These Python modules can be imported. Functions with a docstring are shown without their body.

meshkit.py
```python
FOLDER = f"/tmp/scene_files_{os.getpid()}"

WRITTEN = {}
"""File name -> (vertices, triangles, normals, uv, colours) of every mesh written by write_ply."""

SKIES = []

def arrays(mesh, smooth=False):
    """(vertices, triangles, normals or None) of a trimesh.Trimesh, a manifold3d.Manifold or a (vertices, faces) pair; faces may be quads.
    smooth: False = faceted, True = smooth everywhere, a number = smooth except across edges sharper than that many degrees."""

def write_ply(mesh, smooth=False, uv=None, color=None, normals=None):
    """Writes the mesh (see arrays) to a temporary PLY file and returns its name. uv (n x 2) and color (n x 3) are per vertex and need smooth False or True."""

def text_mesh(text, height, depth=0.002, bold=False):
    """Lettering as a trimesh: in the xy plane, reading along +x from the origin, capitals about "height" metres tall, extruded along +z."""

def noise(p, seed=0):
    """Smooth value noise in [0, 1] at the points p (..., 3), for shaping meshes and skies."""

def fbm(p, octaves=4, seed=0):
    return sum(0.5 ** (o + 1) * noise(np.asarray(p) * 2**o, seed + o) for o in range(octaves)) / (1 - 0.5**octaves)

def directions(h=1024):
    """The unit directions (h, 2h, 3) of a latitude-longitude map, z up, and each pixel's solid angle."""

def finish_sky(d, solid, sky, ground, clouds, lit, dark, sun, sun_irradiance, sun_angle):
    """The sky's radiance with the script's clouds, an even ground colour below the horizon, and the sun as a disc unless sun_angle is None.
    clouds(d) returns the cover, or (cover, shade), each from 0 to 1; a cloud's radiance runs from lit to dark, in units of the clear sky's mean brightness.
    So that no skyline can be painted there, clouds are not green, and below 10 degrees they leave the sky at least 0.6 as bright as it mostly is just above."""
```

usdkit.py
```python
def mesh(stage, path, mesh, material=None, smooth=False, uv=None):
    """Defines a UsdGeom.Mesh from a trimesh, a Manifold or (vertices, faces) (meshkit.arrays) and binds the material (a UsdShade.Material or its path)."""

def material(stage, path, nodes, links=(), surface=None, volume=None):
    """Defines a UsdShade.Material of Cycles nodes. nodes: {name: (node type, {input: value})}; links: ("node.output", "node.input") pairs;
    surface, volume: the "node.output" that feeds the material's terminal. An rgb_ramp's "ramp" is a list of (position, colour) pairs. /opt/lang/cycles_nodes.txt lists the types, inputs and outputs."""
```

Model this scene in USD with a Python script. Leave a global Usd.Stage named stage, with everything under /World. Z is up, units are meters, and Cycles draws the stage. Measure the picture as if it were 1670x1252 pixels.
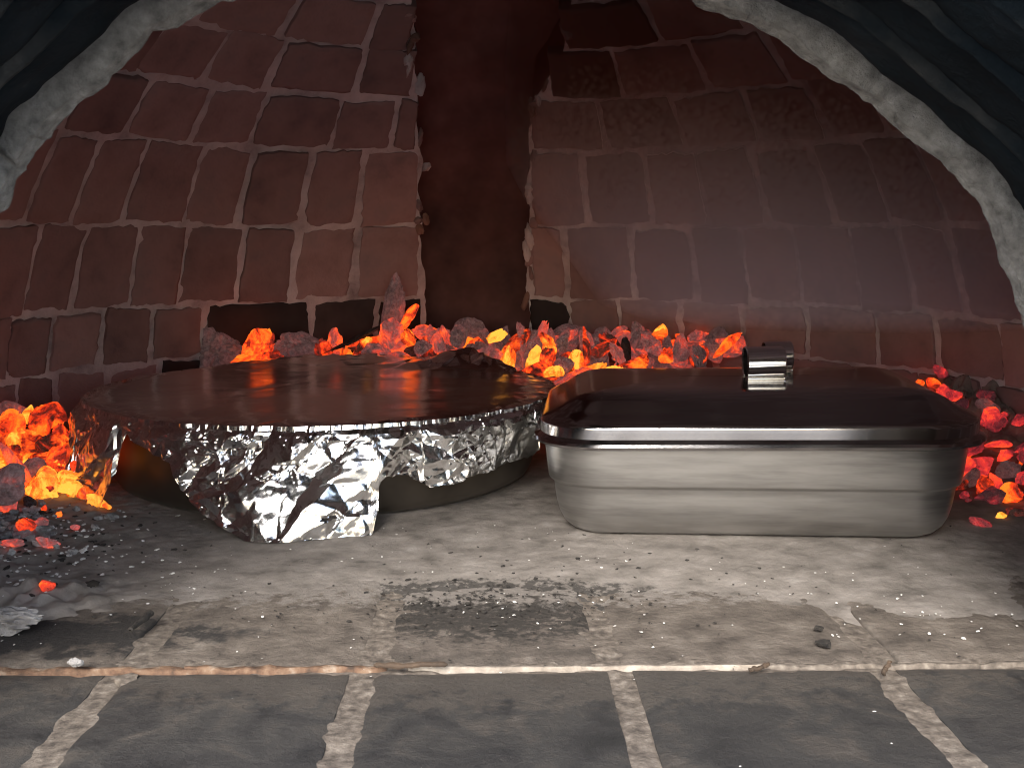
import math
import numpy as np, trimesh, usdkit
from meshkit import fbm, noise
from pxr import Usd, UsdGeom, UsdLux, UsdShade, Gf, Sdf
from scipy.interpolate import LinearNDInterpolator
from scipy.spatial import ConvexHull

stage = Usd.Stage.CreateInMemory()
UsdGeom.SetStageUpAxis(stage, 'Z'); UsdGeom.SetStageMetersPerUnit(stage, 1.0)
UsdGeom.Xform.Define(stage, '/World'); UsdGeom.Scope.Define(stage, '/World/Looks')

# ------------------------------------------------------------------ camera, sky, sun
FPX, HOR, VPX, EYE = 1800.0, 380.0, 805.0, 0.30          # focal length in photo pixels, horizon row, vanishing column, eye height
PITCH, YAW = math.atan((626 - HOR) / FPX), math.atan((835 - VPX) / FPX)
EXPOSURE = 1.6
cam = UsdGeom.Camera.Define(stage, '/World/camera')
cam.CreateHorizontalApertureAttr(36.0); cam.CreateVerticalApertureAttr(36.0 * 767 / 1024)
cam.CreateFocalLengthAttr(36.0 * FPX / 1670); cam.CreateClippingRangeAttr(Gf.Vec2f(0.02, 500))
cam.CreateExposureAttr(EXPOSURE)
fw = np.array([math.sin(YAW) * math.cos(PITCH), math.cos(YAW) * math.cos(PITCH), -math.sin(PITCH)])
rt = np.array([math.cos(YAW), -math.sin(YAW), 0.0]); up = np.cross(rt, fw)
CAM = np.array([0, 0, EYE])
m = np.eye(4); m[0, :3], m[1, :3], m[2, :3], m[3, :3] = rt, up, -fw, CAM
cam.AddTransformOp().Set(Gf.Matrix4d(*m.ravel().tolist()))

SUN_EL, SUN_AZ = math.radians(35), math.atan2(-0.20, -0.97)
SUN = np.array([math.sin(SUN_AZ) * math.cos(SUN_EL), math.cos(SUN_AZ) * math.cos(SUN_EL), math.sin(SUN_EL)])
sky = UsdLux.DomeLight.Define(stage, '/World/sky')
sky.GetPrim().SetCustomDataByKey('kind', 'structure')
sm = usdkit.material(stage, '/World/Looks/sky', {
    's': ('sky_texture', {'sky_type': 'single_scattering', 'sun_disc': False, 'sun_elevation': SUN_EL, 'sun_rotation': SUN_AZ, 'aerosol_density': 2.0}),
    'b': ('background_shader', {'strength': 0.15})}, [('s.color', 'b.color')], surface='b.background')
UsdShade.MaterialBindingAPI.Apply(sky.GetPrim()).Bind(sm)
sun = UsdLux.DistantLight.Define(stage, '/World/sun')
sun.CreateIntensityAttr(0.5); sun.CreateAngleAttr(20.0); sun.CreateNormalizeAttr(True); sun.CreateColorAttr(Gf.Vec3f(1.0, 0.96, 0.90))
zx = SUN; xx = np.cross([0, 0, 1.0], zx); xx /= np.linalg.norm(xx); yx = np.cross(zx, xx)
m = np.eye(4); m[0, :3], m[1, :3], m[2, :3] = xx, yx, zx
sun.AddTransformOp().Set(Gf.Matrix4d(*m.ravel().tolist()))

# ------------------------------------------------------------------ helpers
def ray(px, py):
    d = fw + rt * (px - 835) / (FPX / math.cos(0)) + up * (626 - py) / FPX
    return d
def at_d(px, py, d):
    r = ray(px, py); return CAM + r * (d / r[1])
def at_z(px, py, z=0.0):
    r = ray(px, py); return CAM + r * ((z - EYE) / r[2])

used = {}
def path_for(parent, name):
    base = f'{parent}/{name}'; n = used.get(base, -1) + 1; used[base] = n
    return base if n == 0 else f'{base}_{n:03d}'
def tag(p, label=None, cat=None, group=None, kind=None):
    for k, v in (('label', label), ('category', cat), ('group', group), ('kind', kind)):
        if v: p.SetCustomDataByKey(k, v)
    return p
def pth(parent):
    return '/World' if parent is None else str(parent.GetPath())
def obj(name, mesh, mat, parent=None, smooth=35, **kw):
    p = usdkit.mesh(stage, path_for(pth(parent), name), mesh, mat, smooth=smooth).GetPrim()
    return tag(p, **kw)
def thing(name, loc=(0, 0, 0), rz=0, rx=0, ry=0, parent=None, **kw):
    x = UsdGeom.Xform.Define(stage, path_for(pth(parent), name))
    if tuple(loc) != (0, 0, 0): x.AddTranslateOp().Set(Gf.Vec3d(*map(float, loc)))
    if rz or rx or ry: x.AddRotateXYZOp().Set(Gf.Vec3f(rx, ry, rz))
    return tag(x.GetPrim(), **kw)

def grid(P, flip=False, close_u=False):
    """P (nu, nv, 3) -> (verts, quads)"""
    nu, nv = P.shape[:2]
    I = np.arange(nu * nv).reshape(nu, nv)
    if close_u: I = np.vstack([I, I[:1]])
    q = np.stack([I[:-1, :-1], I[1:, :-1], I[1:, 1:], I[:-1, 1:]], -1).reshape(-1, 4)
    return P.reshape(-1, 3), (q[:, ::-1] if flip else q)
def tri(vf):
    v, f = vf; f = np.asarray(f)
    if f.shape[1] == 4: f = np.vstack([f[:, [0, 1, 2]], f[:, [0, 2, 3]]])
    return trimesh.Trimesh(np.asarray(v, float), f, process=False)
def cat(*ms):
    return trimesh.util.concatenate([m if isinstance(m, trimesh.Trimesh) else tri(m) for m in ms])
def sfbm(p, o=4, seed=0):
    return fbm(np.asarray(p, float), o, seed) * 2 - 1
def xyz(x, y, z): return np.stack(np.broadcast_arrays(x, y, z), -1)

def facets(u, v, spacing, amp, seed, aniso=1.0):
    """Crumpled sheet: heights at scattered points joined by flat triangles."""
    rs = np.random.default_rng(seed)
    u0, u1, v0, v1 = u.min() - spacing * 3, u.max() + spacing * 3, v.min() - spacing * 3, v.max() + spacing * 3
    n = int((u1 - u0) * (v1 - v0) / spacing ** 2)
    p = np.stack([rs.uniform(u0, u1, n), rs.uniform(v0, v1, n)], 1); p = np.vstack([p, [[u0 - 1, v0 - 1], [u1 + 1, v0 - 1], [u0 - 1, v1 + 1], [u1 + 1, v1 + 1]]])
    h = rs.uniform(-1, 1, len(p)) * amp
    return LinearNDInterpolator(p, h)(np.stack([u.ravel(), v.ravel()], 1)).reshape(u.shape)
# ------------------------------------------------------------------ materials
def mat(name, stops, scale=18, detail=6, rough=0.85, bump=0.4, bscale=90, bdist=0.002, metallic=0.0, spec=0.4, rnd=0.0, patch=None, patch2=None, rvar=0.0, stretch=None, dist=0.0, **extra):
    n = {'g': ('geometry', {}), 'n': ('noise_texture', {'scale': scale, 'detail': detail, 'roughness': 0.6, 'distortion': dist}),
         'r': ('rgb_ramp', {'ramp': stops}), 'nb': ('noise_texture', {'scale': bscale, 'detail': 8, 'roughness': 0.65}),
         'b': ('bump', {'strength': bump, 'distance': bdist}),
         'p': ('principled_bsdf', {'roughness': rough, 'metallic': metallic, 'specular_ior_level': spec, **extra})}
    l = [('n.fac', 'r.fac'), ('g.position', 'nb.vector'), ('nb.fac', 'b.height'), ('b.normal', 'p.normal')]
    if stretch:
        n['mp'] = ('mapping', {'mapping_type': 'point', 'scale': stretch}); l += [('g.position', 'mp.vector'), ('mp.vector', 'n.vector')]
    else: l += [('g.position', 'n.vector')]
    out = 'r.color'
    if rnd:
        n['o'] = ('object_info', {}); n['hv'] = ('map_range', {'from_min': 0.0, 'from_max': 1.0, 'to_min': 1 - rnd, 'to_max': 1 + rnd})
        n['h'] = ('hsv', {'hue': 0.5, 'saturation': 1.0, 'fac': 1.0})
        l += [('o.random', 'hv.value'), ('hv.result', 'h.value'), (out, 'h.color')]; out = 'h.color'
    for i, pt in enumerate([x for x in (patch, patch2) if x]):
        # a stain, ash smear or painted shade with a shape of its own: noise cut out of an ellipsoid. (centre, radii, colour, amount)
        c, rad, col, amt, ns = pt
        n[f'm{i}'] = ('mapping', {'mapping_type': 'point', 'location': tuple(-a / b for a, b in zip(c, rad)), 'scale': tuple(1 / b for b in rad)})
        n[f'q{i}'] = ('gradient_texture', {'gradient_type': 'spherical'})
        n[f'w{i}'] = ('noise_texture', {'scale': ns, 'detail': 6, 'roughness': 0.7})
        n[f'a{i}'] = ('math', {'math_type': 'multiply_add', 'value2': 3.2, 'value3': -1.62})
        n[f's{i}'] = ('math', {'math_type': 'add'})
        n[f'f{i}'] = ('map_range', {'from_min': 0.14, 'from_max': 0.46, 'to_min': 0.0, 'to_max': amt, 'clamp': True})
        n[f'x{i}'] = ('mix', {'mix_type': 'mix', 'color2': col})
        l += [('g.position', f'm{i}.vector'), (f'm{i}.vector', f'q{i}.vector'), ('g.position', f'w{i}.vector'), (f'w{i}.fac', f'a{i}.value1'),
              (f'q{i}.fac', f's{i}.value1'), (f'a{i}.value', f's{i}.value2'), (f's{i}.value', f'g{i}.value1'), (f'q{i}.fac', f'z{i}.value'), (f'z{i}.result', f'g{i}.value2'), (f'g{i}.value', f'f{i}.value'),
              (f'f{i}.result', f'x{i}.fac'), (out, f'x{i}.color1')]
        n[f'z{i}'] = ('map_range', {'from_min': 0.0, 'from_max': 0.35, 'to_min': 0.0, 'to_max': 1.0, 'clamp': True})
        n[f'g{i}'] = ('math', {'math_type': 'multiply'})
        out = f'x{i}.color'
    l.append((out, 'p.base_color'))
    if rvar:
        n['rv'] = ('map_range', {'from_min': 0.3, 'from_max': 0.7, 'to_min': rough - rvar, 'to_max': rough + rvar, 'clamp': True})
        l += [('n.fac', 'rv.value'), ('rv.result', 'p.roughness')]
    return usdkit.material(stage, '/World/Looks/' + name, n, l, surface='p.BSDF')

def ember_mat(name, ash, cols, strength, lo, hi, scale=26, rnd=0.12, const=False):
    """Coal with grey ash on it; it glows where the ash is thin."""
    n = {'g': ('geometry', {}), 'n': ('noise_texture', {'scale': scale, 'detail': 9, 'roughness': 0.68, 'distortion': 0.9}),
         'o': ('object_info', {}), 'ov': ('map_range', {'from_min': 0.0, 'from_max': 1.0, 'to_min': -rnd, 'to_max': rnd}),
         'ad': ('math', {'math_type': 'add'}),
         'e': ('map_range', {'from_min': lo, 'from_max': hi, 'to_min': 0.0, 'to_max': 1.0, 'clamp': True}),
         'c': ('rgb_ramp', {'ramp': cols}), 'st': ('math', {'math_type': 'multiply', 'value2': strength}),
         'na': ('noise_texture', {'scale': 140, 'detail': 6, 'roughness': 0.7}), 'ra': ('rgb_ramp', {'ramp': ash}),
         'b': ('bump', {'strength': 0.45, 'distance': 0.002}),
         'p': ('principled_bsdf', {'roughness': 0.95, 'specular_ior_level': 0.15})}
    l = [('g.position', 'n.vector'), ('o.random', 'ov.value'), ('n.fac', 'ad.value1'), ('ov.result', 'ad.value2'), ('ad.value', 'e.value'),
         ('e.result', 'c.fac'), ('c.color', 'p.emission_color'), *([] if const else [('e.result', 'st.value1'), ('st.value', 'p.emission_strength')]),
         ('g.position', 'na.vector'), ('na.fac', 'ra.fac'), ('ra.color', 'p.base_color'), ('na.fac', 'b.height'), ('b.normal', 'p.normal')]
    if const: n['p'][1]['emission_strength'] = strength
    return usdkit.material(stage, '/World/Looks/' + name, n, l, surface='p.BSDF')

BR = [(0.25, (.14, .105, .108)), (0.42, (.235, .160, .155)), (0.55, (.275, .190, .184)), (0.65, (.24, .178, .177)), (0.8, (.165, .134, .139))]
M_brick = mat('dome_brick', BR, scale=13, detail=10, rnd=0.24, bump=0.9, bscale=120)
M_brick_dark = mat('sooty_brick', [(0.3, (.075, .053, .051)), (0.7, (.12, .08, .075))], scale=9, rnd=0.3, bump=0.5, bscale=45)
M_charred = mat('charred_brick', [(0.3, (.018, .015, .016)), (0.7, (.055, .042, .041))], scale=12, rnd=0.4, bump=0.7, bscale=90)
M_brick_pale = mat('pale_brick', [(0.3, (.15, .085, .068)), (0.7, (.24, .14, .11))], scale=9, rnd=0.2, bump=0.5, bscale=45)
M_mortar = mat('dome_mortar', [(0.3, (.24, .205, .212)), (0.45, (.46, .41, .42)), (0.6, (.58, .53, .54)), (0.75, (.68, .63, .64))], scale=16, detail=9, bump=1.0, bscale=110, bdist=.003)
M_flue = mat('flue_soot', [(0.3, (.07, .034, .033)), (0.5, (.14, .062, .057)), (0.7, (.22, .105, .095))], scale=8, detail=9, bump=0.4, bscale=40)
M_soot = mat('arch_soot', [(0.35, (.003, .0055, .008)), (0.52, (.005, .0095, .0135)), (0.66, (.011, .016, .021)), (0.82, (.05, .052, .055))], scale=13, detail=10, rough=0.85, spec=0.12, bump=0.9, bscale=130, bdist=0.003)
M_rim = mat('rim_mortar', [(0.3, (.10, .098, .096)), (0.42, (.17, .165, .162)), (0.56, (.24, .235, .23)), (0.68, (.31, .305, .30)), (0.8, (.46, .45, .44))], scale=90, detail=10, bump=1.0, bscale=150, bdist=0.004)
M_joint = mat('arch_joint', [(0.42, (.006, .010, .014)), (0.54, (.028, .030, .032)), (0.70, (.12, .118, .115))], scale=9, detail=9, spec=.1, bump=0.8, bscale=120, bdist=0.003)
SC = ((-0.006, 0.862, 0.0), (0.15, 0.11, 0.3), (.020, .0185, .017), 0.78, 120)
SC2 = ((-0.37, 0.80, 0.0), (0.24, 0.065, 0.3), (.022, .021, .021), 0.9, 28)  # shadow painted into the tile colour at the left front of the hearth
M_tile = mat('front_tile', [(0.28, (.016, .0165, .017)), (0.42, (.031, .030, .030)), (0.54, (.043, .041, .039)), (0.64, (.060, .053, .047)), (0.76, (.095, .085, .076))], scale=24, detail=13, dist=.7, rough=0.62, rvar=0.12, bump=0.9, bscale=190, bdist=0.0015, rnd=0.12, patch=((0, .728, 0), (.55, .085, .3), (.085, .073, .062), .5, 60))
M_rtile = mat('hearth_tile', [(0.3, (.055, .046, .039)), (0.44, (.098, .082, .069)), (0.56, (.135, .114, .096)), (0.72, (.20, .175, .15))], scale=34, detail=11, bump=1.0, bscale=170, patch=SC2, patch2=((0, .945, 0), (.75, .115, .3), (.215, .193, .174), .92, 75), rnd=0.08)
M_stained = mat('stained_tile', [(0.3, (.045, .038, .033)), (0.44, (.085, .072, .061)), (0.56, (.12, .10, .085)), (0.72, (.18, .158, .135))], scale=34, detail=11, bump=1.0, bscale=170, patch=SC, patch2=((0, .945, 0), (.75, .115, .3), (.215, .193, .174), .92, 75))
M_bed = mat('floor_mortar', [(0.3, (.05, .042, .036)), (0.45, (.115, .096, .08)), (0.55, (.155, .131, .109)), (0.7, (.24, .21, .178))], scale=130, detail=8, bump=0.9, bscale=220, bdist=0.0015)
M_line = mat('pale_joint', [(0.3, (.16, .135, .11)), (0.5, (.28, .24, .20)), (0.7, (.40, .36, .31))], scale=70, bump=0.8, bscale=160)
M_edge = mat('orange_edge', [(0.34, (.045, .030, .022)), (0.48, (.13, .075, .047)), (0.58, (.18, .115, .075)), (0.72, (.30, .25, .20))], scale=75, detail=9, bump=1.0, bscale=160)
M_ash = mat('ash', [(0.28, (.09, .080, .071)), (0.45, (.19, .170, .152)), (0.6, (.245, .221, .20)), (0.8, (.36, .335, .31))], scale=30, detail=10, bump=0.5, bscale=190, bdist=0.002, patch=((-.002, .885, 0), (.19, .06, .3), (.018, .0165, .015), .8, 120))
M_ashgrey = mat('grey_ash', [(0.3, (.12, .115, .115)), (0.5, (.27, .26, .255)), (0.75, (.48, .47, .46))], scale=60, bump=1.0, bscale=200)
M_fleck = mat('ash_fleck', [(0.3, (.5, .49, .47)), (0.7, (.8, .79, .77))], scale=200, bump=0.2)
M_crumb = mat('black_crumb', [(0.3, (.012, .011, .011)), (0.7, (.04, .035, .03))], scale=200, bump=0.3)
M_char = mat('charcoal', [(0.3, (.015, .014, .016)), (0.6, (.04, .036, .038)), (0.8, (.16, .14, .14))], scale=60, bump=0.9, bscale=160)
M_wall = mat('plaster', [(0.3, (.10, .085, .075)), (0.7, (.17, .145, .125))], scale=9, bump=0.6)
M_ground = mat('paving', [(0.3, (.20, .195, .18)), (0.7, (.30, .29, .27))], scale=2, bump=0.3)
M_foil = mat('foil', [(0.3, (.76, .765, .77)), (0.7, (.84, .84, .84))], scale=30, metallic=1.0, rough=0.16, rvar=0.03, bump=0.10, bscale=300, bdist=0.0008)
M_steel = mat('brushed_steel', [(0.3, (.36, .355, .35)), (0.7, (.50, .495, .49))], scale=7, metallic=1.0, rough=0.36, rvar=0.05, bump=0.06, bscale=220, bdist=0.0004, stretch=(1, 1, 10))
M_lid = mat('polished_lid', [(0.3, (.38, .37, .38)), (0.7, (.48, .47, .48))], scale=9, metallic=1.0, rough=0.14, rvar=0.04, bump=0.02, bscale=20, bdist=0.001)
M_pan = mat('pan_steel', [(0.3, (.075, .066, .058)), (0.7, (.15, .13, .11))], scale=9, metallic=0.9, rough=0.42, rvar=0.1, bump=0.10, bscale=150, bdist=0.0006)
M_chrome = mat('chrome', [(0.3, (.75, .75, .76)), (0.7, (.8, .8, .8))], scale=7, metallic=1.0, rough=0.10, bump=0.0)
M_twig = mat('charred_twig', [(0.3, (.03, .022, .016)), (0.7, (.09, .06, .04))], scale=60, bump=0.6, bscale=160)

ASH = [(0.3, (.07, .055, .057)), (0.5, (.19, .145, .147)), (0.7, (.33, .265, .265))]
DARK = [(0.3, (.03, .022, .02)), (0.6, (.10, .07, .065)), (0.8, (.22, .18, .17))]
E_hot = ember_mat('ember_hot', DARK, [(0.0, (.010, .002, .001)), (0.2, (.14, .005, .0015)), (0.45, (.36, .032, .003)), (0.7, (.42, .09, .006)), (1.0, (.60, .21, .022))], 1.0, 0.32, 0.58, 30, 0.10, True)
E_org = ember_mat('ember_orange', DARK, [(0.0, (.006, .002, .0015)), (0.3, (.10, .005, .002)), (0.6, (.42, .022, .003)), (1.0, (.6, .09, .006))], 1.0, 0.38, 0.64, 32, 0.10, True)
E_red = ember_mat('ember_red', ASH, [(0.0, (.012, .006, .006)), (0.4, (.055, .014, .013)), (0.7, (.20, .016, .009)), (1.0, (.5, .045, .005))], 1.0, 0.37, 0.68, 30, 0.10, True)
E_deep = ember_mat('ember_crimson', DARK, [(0.0, (.012, .003, .004)), (0.35, (.07, .005, .007)), (0.65, (.24, .011, .011)), (1.0, (.5, .035, .008))], 1.0, 0.36, 0.66, 30, 0.10, True)
E_ash = ember_mat('ember_ashy', ASH, [(0.0, (.006, .004, .004)), (0.5, (.020, .009, .009)), (0.8, (.09, .012, .009)), (1.0, (.4, .03, .005))], 1.0, 0.38, 0.74, 26, 0.06, True)

# ------------------------------------------------------------------ ground outside and oven body
CY, R = 1.25, 0.72                                   # dome centre and inner radius
AC, AR, YM = 0.0786, 0.404, 0.734                       # mouth arch: centre height, radius, inner end
g = 40.0
obj('ground', (np.array([[-g, -g, -1.0], [g, -g, -1.0], [g, g, -1.0], [-g, g, -1.0]]), np.array([[0, 1, 2, 3]])), M_ground, smooth=False, kind='structure')
oven = thing('brick_oven', label='domed brick oven with sooty mouth arch and tall dark flue slot behind', cat='oven')

def behind(vf, y0):
    """only the faces that lie behind the plane y = y0"""
    mm = vf if isinstance(vf, trimesh.Trimesh) else tri(vf)
    mm.update_faces(mm.vertices[mm.faces][..., 1].min(1) > y0); mm.remove_unreferenced_vertices()
    return mm
AT = np.array([0, 23.2, 28.9, 35.2, 38.5, 45.3, 52.7, 60.9, 66.9, 69.3, 90, 113.6, 119.1, 124.1, 128.3, 132.1, 136.9, 143.5, 180])
AF = np.array([.396, .396, .399, .4045, .4035, .3966, .3936, .3958, .3916, .3953, .399, .4024, .4056, .4031, .3961, .4014, .3934, .3911, .392]) / .3985
AFS = np.convolve(np.interp(np.arange(-10, 191), AT, AF), np.ones(7) / 7, 'same'); AFS[:5], AFS[-5:] = AFS[5], AFS[-6]
def arch_path(r, n=120, zc=AC, x0=-0.0075, zb=-0.01):
    k = 10
    th = np.linspace(math.pi, 0, n)
    a = np.concatenate([xyz(x0 - r, 0.0, np.linspace(zb, zc, k, endpoint=False)), xyz(x0 + r * np.interp(np.degrees(th), np.arange(-10, 191), AFS) * np.cos(th), 0.0, zc + r * np.interp(np.degrees(th), np.arange(-10, 191), AFS) * np.sin(th)), xyz(x0 + r, 0.0, np.linspace(zc, zb, k + 1)[1:])])
    return a
def arch_sweep(prof, n=120, amp=0.0, freq=20, seed=0, s0=0.0, s1=1.0, yamp=0.0, oct=4):
    """prof: list of (y, r); returns a (len(path), len(prof)) sheet swept along the arch between fractions s0..s1."""
    rings = []
    for y, r in prof:
        p = arch_path(r, 600); L = np.concatenate([[0], np.cumsum(np.linalg.norm(np.diff(p, axis=0), axis=1))]); t = np.linspace(s0, s1, n) * L[-1]
        q = np.stack([np.interp(t, L, p[:, k]) for k in range(3)], -1); q[:, 1] = y - .026
        rings.append(q)
    P = np.stack(rings, 1)
    if amp:
        rad = P - np.array([-0.0075, 0, AC]); rad[..., 1] = 0; rad[..., 2] = np.maximum(rad[..., 2], 0); rad /= np.linalg.norm(rad, axis=-1, keepdims=True) + 1e-9
        P = P - rad * (amp * sfbm(P * freq, oct, seed))[..., None]
        if yamp: P[..., 1] += yamp * sfbm(P * freq * 0.7 + 7.3, oct, seed + 9)
    return P

# front wall: a thick wall with the arch cut through it
from shapely.geometry import Polygon, box as sbox
ap = arch_path(0.434, 90, zb=-0.03)[:, [0, 2]]
hole = Polygon(ap)
wallp = sbox(-1.0, -1.0, 1.0, 1.15).difference(hole).difference(sbox(-0.4395, -0.06, 0.4245, 0.0))
w = trimesh.creation.extrude_polygon(wallp, 0.299, engine='earcut')
w.vertices = np.stack([w.vertices[:, 0], 0.45 + w.vertices[:, 2], w.vertices[:, 1]], -1)
w.faces = w.faces[:, ::-1]
obj('facade', w, M_wall, oven, smooth=False)
bs = trimesh.creation.box(bounds=[[-0.999, 0.749, -1.0], [0.999, 2.25, -0.06]])
obj('base', bs, M_wall, oven, smooth=False)
sill = trimesh.creation.box(bounds=[[-0.60, 0.22, -0.16], [0.60, 0.449, -0.03]])
obj('sill', sill, M_wall, oven, smooth=False)
# outer dome
az = np.linspace(-math.pi / 2, 1.5 * math.pi, 49); el = np.linspace(0, math.pi / 2, 14)
A, E = np.meshgrid(az, el, indexing='ij')
O = xyz(0.995 * np.cos(E) * np.sin(A), CY + 0.995 * np.cos(E) * np.cos(A), -0.06 + 1.0 * np.sin(E))
obj('outer_dome', behind(grid(O), .60), M_wall, oven)

# arch lining: sooty rings of brick and mortar joints between, then the grey mortar rim
def ring_brick(y0, y1, s0, s1, seed, mat=M_soot):
    pr = [(y0 - .004, .432), (y0 - .003, .411), (y0 + .003, .4055)] + [(y, AR) for y in np.linspace(y0 + .010, y1 - .010, 9)] + [(y1 - .003, .4055), (y1 + .003, .411), (y1 + .004, .432)]
    P = arch_sweep(pr, max(12, int((s1 - s0) * 420)), 0.0045, 38, seed, s0, s1)
    obj('arch_brick', grid(P), mat, oven)
rng = np.random.default_rng(5)
for k, (y0, y1) in enumerate([(.664, .716), (.597, .652), (.535, .588), (.478, .525)]):
    cuts = np.linspace(0, 1, 8 + k) + np.concatenate([[0], rng.uniform(-.025, .025, 6 + k), [0]])
    for a, b in zip(cuts[:-1], cuts[1:]):
        ring_brick(y0, y1, a, b, 10 + k)
for k, (y0, y1) in enumerate([(.648, .668), (.584, .601), (.521, .539)]):
    pr = [(y, (.4085 - .0085) + .0085 - .0085 * math.sin(math.pi * i / 8)) for i, y in enumerate(np.linspace(y0, y1, 9))]
    obj('mortar_joint', grid(arch_sweep(pr, 520, 0.0045, 26, 30 + k)), M_joint, oven)
pr = [(.743, .424), (.7435, .411), (.744, .4070), (.745, .4050), (.7455, .4038), (.746, .4022), (.752, .4005), (.756, .3993), (.758, .3988), (.7595, .3995), (.761, .4025), (.764, .409), (.767, .418), (.770, .445)]
P = arch_sweep(pr, 1000, 0.0028, 60, 3, yamp=0.004, oct=5)
SS = np.linspace(0, 1.35, len(P))[:, None] + 0 * P[..., 0]; QQ = np.array([y for y, r in pr])[None] + 0 * SS
chip = facets(SS, QQ * .55, .021, .0036, 71) + facets(SS, QQ, .008, .0016, 72)
rad = P - np.array([-0.0075, 0, AC]); rad[..., 1] = 0; rad /= np.linalg.norm(rad, axis=-1, keepdims=True)
P = P - rad * chip[..., None]; P[..., 1] += facets(SS + 5, QQ * .4, .02, .005, 73)
P = P + 0.0
P2 = P.copy(); rad = P - np.array([-0.0075, 0, AC]); rad[..., 1] = 0; rad /= np.linalg.norm(rad, axis=-1, keepdims=True)
lump = np.maximum(0, sfbm(P * 9, 3, 77)) * 0.003 * np.clip((P[..., 2] - .1) / .25, 0, 1)
P2 -= rad * lump[..., None]
obj('mortar_rim', grid(P2), M_rim, oven, smooth=22)

# ------------------------------------------------------------------ dome: mortar lining, flue slot, bricks
def sph(r, azd, eld):
    a, e = np.radians(azd), np.radians(eld)
    return xyz(r * np.cos(e) * np.sin(a), CY + r * np.cos(e) * np.cos(a), r * np.sin(e))
def slotL(el):
    c = np.cos(np.radians(np.minimum(el, 80)))
    return -np.degrees(np.arcsin(np.clip((.118 + .016 * sfbm(xyz(el / 3.5, 0.3, 0.1), 4, 5)) / (R * c), 0, .95)))
def slotR(el):
    c = np.cos(np.radians(np.minimum(el, 80)))
    wd = .060 + .014 * sfbm(xyz(el / 3.5, 3.3, 1.1), 4, 6) + .045 * np.clip((el - 44) / 6, 0, 1)
    return np.degrees(np.arcsin(np.clip(wd / (R * c), 0, .95)))
EL0, EL1 = 7.0, 78.0
def rough_shell(A, E, r=R, amp=.004, seed=2):
    P = sph(1.0, A, E)
    n = P - np.array([0, CY, 0])
    return np.array([0, CY, 0]) + n * (r + amp * sfbm(n * 14, 4, seed))[..., None]
shell = []
els = np.linspace(EL0, EL1, 150)
for side in (-1, 1):
    edge = slotL(els) if side < 0 else slotR(els)
    t = np.linspace(0, 1, 170) ** 1.2
    A = edge[None] + (side * 165 - edge[None]) * t[:, None]
    shell.append(grid(rough_shell(A, np.broadcast_to(els, A.shape)), flip=side < 0))
A, E = np.meshgrid(np.linspace(-165, 165, 200), np.linspace(-1, EL0, 8), indexing='ij'); shell.append(grid(rough_shell(A, E)))
A, E = np.meshgrid(np.linspace(-180, 180, 200), np.linspace(EL1, 90, 10), indexing='ij'); shell.append(grid(rough_shell(A, E)))
dome = obj('dome_lining', behind(cat(*shell), .746), M_mortar, oven)
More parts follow.
